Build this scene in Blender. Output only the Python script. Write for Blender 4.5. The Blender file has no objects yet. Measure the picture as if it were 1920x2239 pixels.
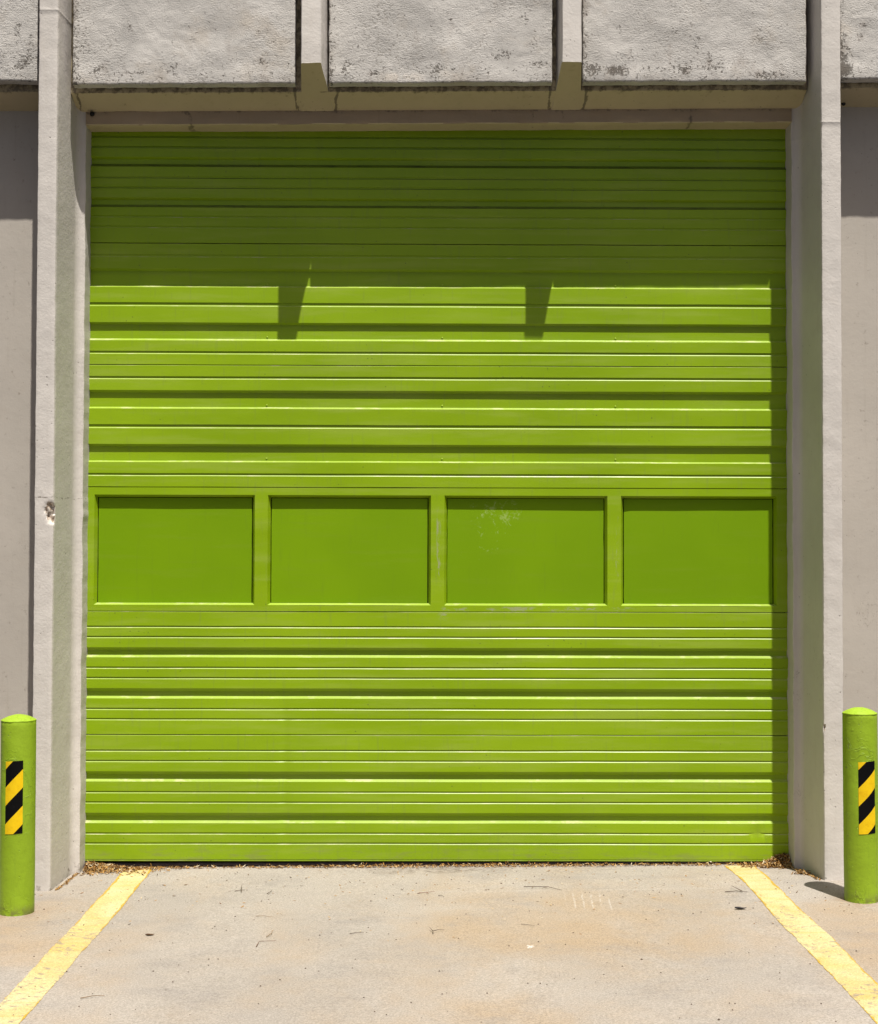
import bpy, bmesh, math, random
from mathutils import Vector, Matrix, noise as mn

random.seed(7)
scene = bpy.context.scene
COL = scene.collection
H = 1.6995            # eye height above the door sill
ZD = 7.8818           # camera to door face

# ---------------------------------------------------------------- helpers
def nz(x, y, z, s=1.0):
    return mn.noise(Vector((x * s, y * s, z * s)))

def smooth(a, b, x):
    t = max(0.0, min(1.0, (x - a) / (b - a)))
    return t * t * (3 - 2 * t)

def link(name, verts, faces, mats, parent=None, mat_idx=None, smooth_angle=None, attrs=None):
    me = bpy.data.meshes.new(name)
    me.from_pydata(verts, [], faces)
    for m in (mats if isinstance(mats, (list, tuple)) else [mats]):
        me.materials.append(m)
    if mat_idx:
        me.polygons.foreach_set('material_index', mat_idx)
    if smooth_angle is not None:
        me.polygons.foreach_set('use_smooth', [True] * len(me.polygons))
        me.set_sharp_from_angle(angle=math.radians(smooth_angle))
    for k, vals in (attrs or {}).items():
        a = me.attributes.new(k, 'FLOAT', 'POINT')
        a.data.foreach_set('value', vals)
    me.update()
    o = bpy.data.objects.new(name, me)
    COL.objects.link(o)
    if parent: o.parent = parent
    return o

def fix_normals(o):
    bm = bmesh.new(); bm.from_mesh(o.data)
    bmesh.ops.recalc_face_normals(bm, faces=bm.faces)
    bm.to_mesh(o.data); bm.free()

def tag(o, label=None, cat=None, group=None, kind=None):
    if label: o['label'] = label
    if cat: o['category'] = cat
    if group: o['group'] = group
    if kind: o['kind'] = kind
    return o

def empty(name, loc=(0, 0, 0), rot=(0, 0, 0)):
    o = bpy.data.objects.new(name, None)
    o.location = loc; o.rotation_euler = rot
    o.empty_display_size = 0.2
    COL.objects.link(o)
    return o

class Tree:
    """small wrapper for writing shader nodes"""
    def __init__(self, name):
        self.m = bpy.data.materials.new(name); self.m.use_nodes = True
        self.t = self.m.node_tree; self.n = self.t.nodes
        self.b = self.n['Principled BSDF']
        self.co = self.n.new('ShaderNodeTexCoord').outputs['Object']
        self.geo = self.n.new('ShaderNodeNewGeometry')
        s = self.n.new('ShaderNodeSeparateXYZ'); self.t.links.new(self.co, s.inputs[0])
        self.x, self.y, self.z = s.outputs
    def put(self, sock, v):
        if isinstance(v, bpy.types.NodeSocket): self.t.links.new(v, sock)
        elif isinstance(v, (tuple, list)) and len(v) == 3 and sock.type == 'RGBA': sock.default_value = (*v, 1)
        else: sock.default_value = v
    def math(self, op, a, b=0.0, c=None, clamp=False):
        n = self.n.new('ShaderNodeMath'); n.operation = op; n.use_clamp = clamp
        self.put(n.inputs[0], a); self.put(n.inputs[1], b)
        if c is not None: self.put(n.inputs[2], c)
        return n.outputs[0]
    def vec(self, x, y, z):
        n = self.n.new('ShaderNodeCombineXYZ')
        for i, v in enumerate((x, y, z)): self.put(n.inputs[i], v)
        return n.outputs[0]
    def scale(self, sx, sy, sz, off=(0, 0, 0), v=None):
        n = self.n.new('ShaderNodeMapping')
        self.put(n.inputs[0], v or self.co)
        n.inputs['Scale'].default_value = (sx, sy, sz); n.inputs['Location'].default_value = off
        return n.outputs[0]
    def noise(self, s, d=3.0, r=0.55, v=None, dist=0.0):
        n = self.n.new('ShaderNodeTexNoise')
        self.put(n.inputs['Vector'], v or self.co)
        n.inputs['Scale'].default_value = s; n.inputs['Detail'].default_value = d
        n.inputs['Roughness'].default_value = r; n.inputs['Distortion'].default_value = dist
        return n.outputs[0]
    def voro(self, s, v=None, feat='F1', rnd=1.0):
        n = self.n.new('ShaderNodeTexVoronoi'); n.feature = feat
        self.put(n.inputs['Vector'], v or self.co); n.inputs['Scale'].default_value = s
        n.inputs['Randomness'].default_value = rnd
        return n
    def rng(self, v, a, b, lo=0.0, hi=1.0, sm=True):
        n = self.n.new('ShaderNodeMapRange'); n.interpolation_type = 'SMOOTHSTEP' if sm else 'LINEAR'
        self.put(n.inputs[0], v)
        for i, q in enumerate((a, b, lo, hi)): self.put(n.inputs[i + 1], q)
        return n.outputs[0]
    def mix(self, f, a, b, mode='MIX'):
        n = self.n.new('ShaderNodeMix'); n.data_type = 'RGBA'; n.blend_type = mode
        self.put(n.inputs[0], f); self.put(n.inputs[6], a); self.put(n.inputs[7], b)
        return n.outputs[2]
    def attr(self, name):
        n = self.n.new('ShaderNodeAttribute'); n.attribute_name = name
        return n.outputs['Fac']
    def mul(self, *a):
        r = a[0]
        for q in a[1:]: r = self.math('MULTIPLY', r, q)
        return r
    def add(self, *a):
        r = a[0]
        for q in a[1:]: r = self.math('ADD', r, q)
        return r
    def box(self, v, a, b, f):
        """1 inside a..b, fading over f"""
        return self.mul(self.rng(v, a - f, a + f), self.rng(v, b - f, b + f, 1.0, 0.0))
    def spot(self, u, v, cu, cv, ru, rv):
        """1 in the middle of an ellipse, 0 outside"""
        du = self.math('DIVIDE', self.math('SUBTRACT', u, cu), ru)
        dv = self.math('DIVIDE', self.math('SUBTRACT', v, cv), rv)
        d = self.math('SQRT', self.add(self.mul(du, du), self.mul(dv, dv)))
        return self.rng(d, 0.0, 1.0, 1.0, 0.0)
    def bump(self, h, strength, dist, normal=None):
        n = self.n.new('ShaderNodeBump')
        n.inputs['Strength'].default_value = strength; n.inputs['Distance'].default_value = dist
        self.put(n.inputs['Height'], h)
        if normal is not None: self.put(n.inputs['Normal'], normal)
        return n.outputs[0]
    def out(self, color, rough, normal=None, spec=0.4):
        self.put(self.b.inputs['Base Color'], color); self.put(self.b.inputs['Roughness'], rough)
        self.b.inputs['Specular IOR Level'].default_value = spec
        if normal is not None: self.put(self.b.inputs['Normal'], normal)
        return self.m

# ---------------------------------------------------------------- materials
PAINT = (0.536, 0.501, 0.462)

def mat_painted(name, base, rough_amt=1.0, dirty=0.5):
    t = Tree(name)
    big = t.noise(1.3, 4, 0.6)
    mid = t.noise(9, 4, 0.6)
    c = t.mix(t.rng(big, 0.35, 0.7), tuple(v * 0.93 for v in base), tuple(min(1, v * 1.05) for v in base))
    c = t.mix(t.mul(t.rng(mid, 0.5, 0.75), 0.35), c, tuple(v * q for v, q in zip(base, (0.90, 0.87, 0.84))))
    # runs of grime down the face
    run = t.noise(3.2, 4, 0.65, t.scale(9, 9, 0.5))
    c = t.mix(t.mul(t.rng(run, 0.56, 0.78), 0.45 * dirty), c, tuple(v * q for v, q in zip(base, (0.66, 0.63, 0.58))))
    # pinholes and small scuffs
    wob = t.noise(25, 3, 0.6)
    pv = t.voro(38, t.scale(1, 1, 0.8))
    keep = t.rng(t.noise(5.5, 2, 0.6), 0.42, 0.56)
    keep2 = t.rng(pv.outputs['Color'], 0.62, 0.66)
    pit = t.mul(t.rng(t.add(pv.outputs['Distance'], t.mul(wob, 0.18)), 0.15, 0.24, 1, 0), keep, keep2)
    c = t.mix(t.mul(pit, 0.75), c, (0.13, 0.11, 0.09))
    # scattered dark hairline scuffs
    sc = t.noise(34, 2, 0.5, t.scale(1.0, 1.0, 0.45), 1.2)
    scm = t.mul(t.rng(t.math('ABSOLUTE', t.math('SUBTRACT', sc, 0.5)), 0.0, 0.012, 1, 0), t.rng(t.noise(4.2, 2), 0.62, 0.72))
    c = t.mix(t.mul(scm, 0.6), c, (0.16, 0.135, 0.11))
    # chipped concrete, grime and the beam's painted gap shadow, where the mesh carries them
    chip = t.attr('chip')
    cc = t.mix(t.rng(t.noise(70, 3), 0.42, 0.6), (0.30, 0.23, 0.17), (0.62, 0.56, 0.49))
    c = t.mix(t.rng(chip, 0.25, 0.4), c, cc)
    grime = t.attr('grime')
    gn = t.rng(t.add(grime, t.mul(t.math('SUBTRACT', t.noise(28, 5, 0.7), 0.5), 1.5)), 0.45, 0.75)
    c = t.mix(t.mul(gn, 0.8), c, (0.115, 0.092, 0.068))
    # bumps: rolled paint over board marks
    h = t.add(t.mul(t.noise(16, 3, 0.6), 0.9), t.mul(t.noise(75, 4, 0.65), 0.45), t.mul(pit, -0.7), t.mul(t.noise(2.2, 2), 2.0),
              t.mul(t.noise(18, 3, 0.6, t.scale(0.6, 0.6, 4)), 0.10))
    nb = t.bump(h, 0.30 * rough_amt, 0.008)
    return t.out(c, t.rng(mid, 0.3, 0.7, 0.5, 0.68), nb, 0.35)

M_PIL = mat_painted('painted_concrete', PAINT, 1.0, 0.5)
M_WALL = mat_painted('painted_wall', (0.405, 0.368, 0.322), 0.45, 0.6)
M_BEAM = mat_painted('painted_beam', (0.47, 0.395, 0.255), 0.7, 0.9)
M_LINT = mat_painted('stained_shaded_lintel', (0.345, 0.265, 0.180), 0.9, 1.0)

def mat_stucco():
    t = Tree('weathered_stucco')
    base = (0.478, 0.457, 0.428)
    # slow trowel waves, broken texture in between
    wave = t.noise(2.6, 4, 0.55, None, 0.6)
    cr = t.noise(85, 5, 0.7, t.scale(0.8, 1, 1.3))
    grains = t.noise(190, 3, 0.6)
    rough_zone = t.rng(t.noise(3.1, 3, 0.6, t.scale(1, 1, 1, (4, 0, 2))), 0.35, 0.65)
    c = t.mix(t.rng(wave, 0.3, 0.72), tuple(v * 0.86 for v in base), tuple(v * 1.10 for v in base))
    tan = t.rng(t.noise(4.0, 4, 0.6, t.scale(1, 1, 1, (9, 3, 1))), 0.54, 0.74)
    c = t.mix(t.mul(tan, 0.5), c, (0.40, 0.345, 0.28))
    # dark grains in the hollows
    hole = t.rng(t.add(cr, t.mul(t.math('SUBTRACT', rough_zone, 0.5), -0.14)), 0.30, 0.40, 1, 0)
    c = t.mix(t.mul(hole, 0.62), c, (0.15, 0.13, 0.105))
    # mould: attribute laid on the mesh breaks up into specks, streaks and smears
    g = t.attr('grime')
    sp = t.noise(75, 4, 0.68, t.scale(1.0, 1, 1.1), 0.6)
    spots = t.rng(t.add(sp, t.mul(g, 0.25)), 0.665, 0.735)
    smear = t.rng(t.add(t.noise(11, 5, 0.7, t.scale(1, 1, 0.55)), t.mul(g, 0.22)), 0.60, 0.90)
    c = t.mix(t.mul(smear, 0.50), c, (0.19, 0.145, 0.115))
    c = t.mix(t.mul(spots, 0.78), c, (0.055, 0.045, 0.034))
    # cream repaint showing in a few places near the lower edge
    pk = t.mul(t.attr('cream'), t.rng(t.noise(14, 4, 0.65), 0.42, 0.6))
    c = t.mix(t.mul(pk, 0.6), c, (0.60, 0.53, 0.45))
    h = t.add(t.mul(t.noise(5.0, 2, 0.5, None, 0.8), 1.6), t.mul(cr, t.rng(rough_zone, 0, 1, 0.30, 0.95)), t.mul(grains, 0.55), t.mul(spots, -0.5))
    nb = t.bump(h, 0.62, 0.009)
    return t.out(c, 0.85, nb, 0.2)
M_STUCCO = mat_stucco()

def mat_gap():
    t = Tree('grimy_recess')
    n1 = t.noise(60, 5, 0.7)
    c = t.mix(t.rng(n1, 0.42, 0.62), (0.09, 0.073, 0.055), (0.32, 0.28, 0.23))
    return t.out(c, 0.9, t.bump(n1, 0.8, 0.01), 0.15)
M_GAP = mat_gap()

GREEN = (0.214, 0.342, 0.002)

def mat_door(name, base, window=False):
    t = Tree(name)
    lg = t.noise(0.9, 3, 0.5, t.scale(1, 1, 1.8))
    c = t.mix(t.rng(lg, 0.35, 0.68), tuple(v * 0.90 for v in base), (base[0] * 1.06, base[1] * 1.03, base[2] * 2.0))
    # chalky weathering in horizontal wipes and fine vertical streaks
    wipe = t.noise(2.6, 5, 0.65, t.scale(0.55, 1, 6))
    c = t.mix(t.mul(t.rng(wipe, 0.46, 0.68), 0.36), c, (0.285, 0.368, 0.055))
    st = t.noise(8, 3, 0.6, t.scale(6, 1, 0.7))
    c = t.mix(t.mul(t.rng(st, 0.54, 0.72), 0.24), c, (0.17, 0.225, 0.045))
    # dust that settled on the ledges
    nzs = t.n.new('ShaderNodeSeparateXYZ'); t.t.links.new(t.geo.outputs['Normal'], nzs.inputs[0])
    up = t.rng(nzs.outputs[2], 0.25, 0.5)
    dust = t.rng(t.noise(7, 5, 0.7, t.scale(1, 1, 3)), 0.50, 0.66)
    high = t.rng(t.z, 3.515, 3.535)          # upper ledges: grime plus the overhang's shade, painted dark; pale dust lower down
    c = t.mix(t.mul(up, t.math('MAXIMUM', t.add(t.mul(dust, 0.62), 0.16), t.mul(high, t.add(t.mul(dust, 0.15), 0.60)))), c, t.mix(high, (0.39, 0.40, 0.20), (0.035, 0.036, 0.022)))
    # specks
    pv = t.voro(30)
    sp = t.mul(t.rng(pv.outputs['Distance'], 0.07, 0.12, 1, 0), t.rng(pv.outputs['Color'], 0.72, 0.75), t.rng(t.noise(2.2, 2), 0.48, 0.6))
    c = t.mix(t.mul(sp, 0.75), c, (0.07, 0.085, 0.02))
    # rubbed grey patches along the rail and stiles under the third panel
    br = t.rng(t.noise(9, 5, 0.75, t.scale(1, 1, 3)), 0.50, 0.60)
    m1 = t.mul(t.box(t.z, 1.362, 1.388, 0.004), t.box(t.x, 0.08, 1.10, 0.05), br)
    m2 = t.mul(t.add(t.box(t.x, 0.055, 0.075, 0.006), t.box(t.x, 1.015, 1.035, 0.006)), t.box(t.z, 1.50, 1.97, 0.03), t.rng(t.noise(7, 5, 0.75, t.scale(4, 1, 1)), 0.52, 0.62))
    m3 = t.mul(t.box(t.z, 2.085, 2.094, 0.003), t.box(t.x, -0.10, 0.95, 0.1), t.rng(t.noise(10, 4, 0.7), 0.45, 0.56))
    m4 = t.mul(t.spot(t.x, t.z, 0.10, 1.335, 0.05, 0.05), br)
    c = t.mix(t.mul(t.add(m1, m2, m3, m4), 0.75), c, (0.30, 0.31, 0.19))
    # kicked and splashed foot of the door
    foot = t.mul(t.rng(t.z, 0.03, 0.16, 1, 0), t.rng(t.noise(6, 5, 0.7, t.scale(1, 1, 5)), 0.48, 0.66))
    c = t.mix(t.mul(foot, 0.5), c, (0.19, 0.20, 0.075))
    h = t.add(t.mul(t.noise(2.6, 2, 0.5, t.scale(1, 1, 2)), 1.5), t.mul(t.noise(160, 3, 0.6), 0.03), t.mul(sp, 0.15))
    nb = t.bump(h, 0.25, 0.006)
    return t.out(c, t.rng(wipe, 0.3, 0.7, 0.34, 0.48), nb, 0.32)
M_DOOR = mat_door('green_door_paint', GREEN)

def mat_infill():
    t = Tree('green_board_paint')
    base = (0.148, 0.275, 0.0)
    lg = t.noise(1.1, 3, 0.5)
    c = t.mix(t.rng(lg, 0.3, 0.7), tuple(v * 0.92 for v in base), (base[0] * 1.09, base[1] * 1.05, base[2]))
    st = t.noise(5, 4, 0.6, t.scale(0.5, 1, 6))
    c = t.mix(t.mul(t.rng(st, 0.50, 0.72), 0.30), c, (0.165, 0.262, 0.012))
    dr = t.noise(7, 4, 0.65, t.scale(5, 1, 0.5))
    c = t.mix(t.mul(t.rng(dr, 0.56, 0.74), 0.22), c, (0.12, 0.205, 0.01))
    # pale splashes where the paint lets go on the third board
    ctr = t.add(t.spot(t.x, t.z, 0.40, 1.90, 0.24, 0.13), t.mul(t.spot(t.x, t.z, 0.44, 1.86, 0.055, 0.11), 0.9), t.mul(t.spot(t.x, t.z, 0.30, 1.80, 0.28, 0.32), 0.35))
    bl = t.rng(t.add(t.noise(24, 6, 0.8, None, 0.5), t.mul(ctr, 0.12)), 0.635, 0.71)
    c = t.mix(t.mul(bl, t.rng(ctr, 0.02, 0.3), 0.55), c, (0.33, 0.44, 0.13))
    return t.out(c, 0.55, t.bump(t.add(t.noise(3, 2), t.mul(t.noise(120, 3), 0.05)), 0.2, 0.006), 0.15)
M_INFILL = mat_infill()

def mat_plain(name, c, r, spec=0.3, ns=40, amt=0.35, bump=0.3):
    t = Tree(name)
    n1 = t.noise(ns, 4, 0.6)
    return t.out(t.mix(t.rng(n1, 0.3, 0.7), tuple(v * (1 - amt) for v in c), tuple(min(1, v * (1 + amt)) for v in c)), r, t.bump(n1, bump, 0.004), spec)
M_DARK = mat_plain('dark_backing', (0.012, 0.014, 0.006), 0.8)
M_SEAL = mat_plain('rubber_seal', (0.045, 0.032, 0.036), 0.55)
M_KNOB = mat_plain('black_plastic', (0.008, 0.008, 0.008), 0.5)
M_ROOF = mat_plain('roof_felt', (0.12, 0.115, 0.11), 0.9)
M_BOLT = mat_plain('painted_bolt', (0.235, 0.335, 0.02), 0.4)

def mat_bollard():
    t = Tree('bollard_paint')
    base = (0.225, 0.345, 0.012)
    lg = t.noise(4, 4, 0.6)
    c = t.mix(t.rng(lg, 0.3, 0.7), tuple(v * 0.92 for v in base), tuple(v * 1.06 for v in base))
    # old paint edges under the new coat
    e = t.noise(13, 3, 0.5, None, 0.8)
    rdg = t.mul(t.rng(t.math('ABSOLUTE', t.math('SUBTRACT', e, 0.5)), 0.0, 0.018, 1, 0), t.rng(t.noise(5, 2), 0.45, 0.6))
    c = t.mix(t.mul(rdg, 0.2), c, (0.14, 0.22, 0.015))
    foot = t.mul(t.rng(t.z, 0.0, 0.06, 1, 0), t.rng(t.noise(20, 4, 0.7), 0.4, 0.6))
    c = t.mix(t.mul(foot, 0.7), c, (0.12, 0.10, 0.04))
    run = t.noise(9, 4, 0.6, t.scale(5, 5, 0.5))
    c = t.mix(t.mul(t.rng(run, 0.55, 0.75), 0.25), c, (0.15, 0.235, 0.015))
    ch = t.mul(t.rng(t.noise(26, 4, 0.7, t.scale(1, 1, 0.7)), 0.665, 0.69), t.rng(t.noise(3.0, 2), 0.46, 0.58))
    c = t.mix(t.mul(ch, 0.7), c, (0.16, 0.13, 0.07))
    pv = t.voro(55); pit = t.mul(t.rng(pv.outputs['Distance'], 0.10, 0.2, 1, 0), t.rng(pv.outputs['Color'], 0.75, 0.8))
    h = t.add(t.mul(rdg, 0.35), t.mul(t.noise(22, 4, 0.6), 0.6), t.mul(t.noise(110, 3), 0.12), t.mul(pit, -0.4), t.mul(ch, -0.5))
    return t.out(c, t.rng(lg, 0.3, 0.7, 0.42, 0.6), t.bump(h, 0.8, 0.005), 0.35)
M_BOL = mat_bollard()

def mat_sticker():
    t = Tree('hazard_stripes')
    u = t.attr('stripe')                       # metres down the diagonal from the top left corner
    ph = t.math('FRACT', t.math('DIVIDE', t.add(u, 0.049), 0.172))
    yel = t.rng(ph, 0.4985, 0.5015, 1, 0, False)
    wr = t.noise(30, 5, 0.7)
    ycol = t.mix(t.rng(wr, 0.45, 0.75), (0.70, 0.47, 0.008), (0.60, 0.37, 0.006))
    bcol = t.mix(t.rng(wr, 0.6, 0.75), (0.002, 0.002, 0.0025), (0.008, 0.008, 0.008))
    return t.out(t.mix(yel, bcol, ycol), 0.5, t.bump(t.noise(40, 3), 0.15, 0.002), 0.12)
M_STICK = mat_sticker()

def ground_speckle(t, c):
    fine = t.add(t.mul(t.noise(260, 3, 0.75), 0.45), t.mul(t.noise(115, 3, 0.75), 0.60), -0.025)
    c = t.mix(t.rng(fine, 0.33, 0.69, 0.0, 1.0), t.mix(1.0, c, (0.68, 0.66, 0.64), 'MULTIPLY'), t.mix(1.0, c, (1.27, 1.26, 1.25), 'MULTIPLY'))
    return c, fine

def mat_apron():
    t = Tree('worn_concrete')
    base = (0.278, 0.253, 0.225)
    big = t.noise(0.9, 5, 0.6, None, 0.5)
    c = t.mix(t.rng(big, 0.32, 0.7), tuple(v * 0.92 for v in base), tuple(v * 1.08 for v in base))
    # tan staining from runoff, strongest in the middle of the bay and by the bollards
    tn = t.noise(2.0, 6, 0.65, t.scale(1, 0.8, 1), 0.4)
    where = t.add(t.spot(t.x, t.y, 0.55, -1.25, 1.25, 1.25), t.mul(t.spot(t.x, t.y, -1.95, -1.2, 0.7, 1.0), 0.8), t.mul(t.spot(t.x, t.y, 1.95, -1.5, 0.7, 1.0), 1.0), t.mul(t.spot(t.x, t.y, 0.3, -2.5, 0.8, 0.5), 0.6))
    tm = t.rng(t.add(tn, t.mul(where, 0.34)), 0.40, 0.98)
    c = t.mix(t.mul(tm, 0.88), c, (0.284, 0.216, 0.143))
    # cool grey smudges
    gs = t.rng(t.noise(2.7, 6, 0.7, t.scale(1, 1.3, 1, (5, 2, 0))), 0.48, 0.74)
    c = t.mix(t.mul(gs, 0.50), c, (0.19, 0.175, 0.165))
    # the paler trowelled strip beside the door and its edge
    strip = t.mul(t.rng(t.y, -0.64, -0.58), t.rng(t.noise(2.0, 3, 0.6, t.scale(1, 5, 1)), 0.35, 0.6))
    c = t.mix(t.mul(strip, 0.22), c, (0.30, 0.27, 0.235))
    edge = t.mul(t.box(t.add(t.y, t.mul(t.noise(5, 3), 0.03)), -0.585, -0.565, 0.012), t.rng(t.noise(3, 3, 0.6, t.scale(1, 0.2, 1)), 0.42, 0.6))
    c = t.mix(t.mul(edge, 0.30), c, (0.34, 0.31, 0.28))
    grey = t.mul(t.rng(t.y, -0.50, -0.02), t.rng(t.noise(3.0, 4, 0.65, t.scale(0.5, 3, 1)), 0.5, 0.7))
    c = t.mix(t.mul(grey, 0.38), c, (0.165, 0.15, 0.138))
    # damp dark dust at the foot of the door
    dd = t.mul(t.spot(t.x, t.y, 0.05, -0.10, 0.6, 0.13), t.rng(t.noise(16, 5, 0.7), 0.4, 0.6))
    c = t.mix(t.mul(dd, 0.7), c, (0.10, 0.078, 0.058))
    # smooth dry streaks
    ds = t.rng(t.noise(2.4, 5, 0.7, t.scale(0.5, 4, 1, (2, 7, 0))), 0.60, 0.80)
    c = t.mix(t.mul(ds, 0.28), c, (0.16, 0.145, 0.13))
    # rust rings round the bollards
    for bx, by in ((-1.943, -0.884), (2.087, -0.865)):
        r = t.mul(t.spot(t.x, t.y, bx, by - 0.03, 0.22, 0.22), t.rng(t.noise(12, 4, 0.7), 0.38, 0.62))
        c = t.mix(t.mul(r, 0.65), c, (0.205, 0.125, 0.062))
    # one round grey spot, one white splash, some white scrape marks
    c = t.mix(t.mul(t.rng(t.spot(t.x, t.y, 0.352, -1.95, 0.05, 0.11), 0.05, 0.7), 0.22), c, (0.17, 0.155, 0.14))
    ws = t.rng(t.add(t.mul(t.spot(t.x, t.y, 0.446, -1.60, 0.055, 0.080), 0.26), t.mul(t.noise(45, 5, 0.8), 0.75)), 0.60, 0.66)
    c = t.mix(t.mul(ws, 0.9), c, (0.62, 0.60, 0.57))
    wv = t.math('ABSOLUTE', t.math('SUBTRACT', t.math('FRACT', t.math('DIVIDE', t.add(t.x, t.mul(t.y, -0.064), t.mul(t.noise(9, 3), 0.02)), 0.042)), 0.5))
    sm = t.mul(t.rng(wv, 0.05, 0.14, 1, 0), t.box(t.x, 0.68, 0.90, 0.02), t.box(t.y, -0.98, -0.66, 0.06), t.rng(t.noise(14, 4, 0.7), 0.38, 0.56))
    c = t.mix(t.mul(sm, 0.42), c, (0.42, 0.395, 0.365))
    wp = t.mul(t.spot(t.x, t.y, 1.76, -0.28, 0.06, 0.13), t.rng(t.noise(18, 4, 0.7), 0.45, 0.6))
    c = t.mix(t.mul(wp, 0.5), c, (0.42, 0.39, 0.36))
    # exposed sand, black grit
    pv = t.voro(42); gr = t.mul(t.rng(pv.outputs['Distance'], 0.06, 0.11, 1, 0), t.rng(pv.outputs['Color'], 0.8, 0.84))
    c = t.mix(t.mul(gr, 0.75), c, (0.06, 0.052, 0.045))
    pw = t.voro(95); pale = t.mul(t.rng(pw.outputs['Distance'], 0.12, 0.22, 1, 0), t.rng(pw.outputs['Color'], 0.72, 0.78))
    c = t.mix(t.mul(pale, 0.40), c, (0.40, 0.35, 0.29))
    c, fine = ground_speckle(t, c)
    h = t.add(t.mul(t.noise(120, 4, 0.7), 0.55), t.mul(fine, 0.3), t.mul(t.noise(1.6, 3), 2.5))
    return t.out(c, 0.82, t.bump(h, 0.5, 0.004), 0.25)
M_APRON = mat_apron()

def mat_asphalt():
    t = Tree('asphalt')
    c = t.mix(t.rng(t.noise(0.5, 5), 0.3, 0.7), (0.034, 0.034, 0.034), (0.050, 0.048, 0.046))
    n2 = t.noise(140, 3, 0.7)
    c = t.mix(t.rng(n2, 0.55, 0.75), c, (0.12, 0.118, 0.115))
    return t.out(c, 0.9, t.bump(n2, 0.6, 0.006), 0.25)
M_ASPH = mat_asphalt()

def mat_line():
    t = Tree('yellow_line_paint')
    u = t.attr('across')          # 0..1 over the width of the line
    ctr = t.math('ABSOLUTE', t.math('SUBTRACT', u, 0.5))
    wob = t.mul(t.math('SUBTRACT', t.noise(10, 4, 0.65, t.scale(1, 0.6, 1)), 0.5), 0.34)
    old = t.rng(t.add(ctr, wob, t.mul(t.noise(1.1, 2), 0.08), t.rng(t.y, -0.3, -1.4, 0.0, -0.045)), 0.455, 0.485)
    c = t.mix(t.rng(t.noise(3.0, 5, 0.6, None, 0.5), 0.32, 0.68), (0.425, 0.340, 0.145), (0.470, 0.410, 0.230))
    dirt = t.rng(t.noise(5, 5, 0.7, t.scale(1, 1.8, 1, (3, 1, 0))), 0.50, 0.75)
    c = t.mix(t.mul(dirt, 0.30), c, (0.36, 0.26, 0.10))
    band = t.box(t.noise(1.6, 3, 0.5, t.scale(0.2, 2, 1)), 0.47, 0.5, 0.015)
    c = t.mix(t.mul(band, 0.3), c, (0.42, 0.28, 0.03))
    c = t.mix(t.mul(old, 0.9), c, (0.375, 0.235, 0.020))
    # flakes lost, showing the slab
    fl = t.noise(34, 4, 0.65, t.scale(0.8, 1.3, 1), 0.6)
    zone = t.mul(t.rng(t.noise(2.6, 3, 0.6, t.scale(1, 1, 1, (1, 6, 0))), 0.30, 0.60), t.rng(t.y, -0.6, -1.3, 0.35, 1.0))
    lost = t.mul(t.rng(t.add(fl, t.mul(zone, 0.15)), 0.70, 0.73), 0.85)
    bare = t.mix(t.rng(t.noise(90, 2), 0.4, 0.6), (0.20, 0.17, 0.135), (0.27, 0.225, 0.165))
    c = t.mix(lost, c, bare)
    c, fine = ground_speckle(t, c)
    # ragged outer edge: the paint gives out
    ed = t.rng(t.add(ctr, t.mul(t.math('SUBTRACT', t.noise(22, 5, 0.7), 0.5), 0.15), t.mul(t.math('SUBTRACT', t.noise(4, 3, 0.6), 0.5), 0.07)), 0.482, 0.492, 1, 0)
    t.put(t.b.inputs['Alpha'], ed)
    return t.out(c, 0.7, t.bump(t.add(t.mul(t.noise(120, 4, 0.7), 0.5), t.mul(lost, -0.6)), 0.4, 0.003), 0.3)
M_LINE = mat_line()

def mat_litter():
    t = Tree('dry_litter')
    r = t.geo.outputs['Random Per Island']
    n = t.n.new('ShaderNodeValToRGB'); t.t.links.new(r, n.inputs[0])
    cols = [(0.0, (0.045, 0.024, 0.010)), (0.2, (0.13, 0.062, 0.018)), (0.42, (0.27, 0.135, 0.032)), (0.66, (0.34, 0.19, 0.055)), (0.85, (0.42, 0.29, 0.13)), (0.97, (0.50, 0.43, 0.31))]
    el = n.color_ramp.elements
    el[0].position, el[0].color = cols[0][0], (*cols[0][1], 1)
    el[1].position, el[1].color = cols[-1][0], (*cols[-1][1], 1)
    for p, c in cols[1:-1]:
        e = el.new(p); e.color = (*c, 1)
    return t.out(n.outputs[0], 0.75, None, 0.2)
M_LIT = mat_litter()
M_TWIG = mat_plain('dark_twig', (0.075, 0.050, 0.033), 0.8)
M_TWIG_RED = mat_plain('reddish_twig', (0.15, 0.065, 0.035), 0.8)
M_TWIG_PALE = mat_plain('pale_twig', (0.19, 0.125, 0.065), 0.8)
M_LEAF_DARK = mat_plain('dark_leaf', (0.035, 0.032, 0.034), 0.6)
M_LEAF_BROWN = mat_plain('brown_leaf', (0.09, 0.045, 0.018), 0.6)

# ---------------------------------------------------------------- ground
def gz(x, y):
    xx = max(-2.6, min(2.6, x))
    return xx * (0.0065 + 0.0075 * smooth(0.0, 0.42, -y))

big = link('added_dark_ground', [(-400, -400, -0.075), (400, -400, -0.075), (400, 400, -0.075), (-400, 400, -0.075)], [(0, 1, 2, 3)], M_ASPH)  # unseen dark ground, added to keep bounced light off the facade
tag(big, 'unseen dark asphalt added beyond the concrete apron to cut bounced light', None, None, 'structure')

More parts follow.
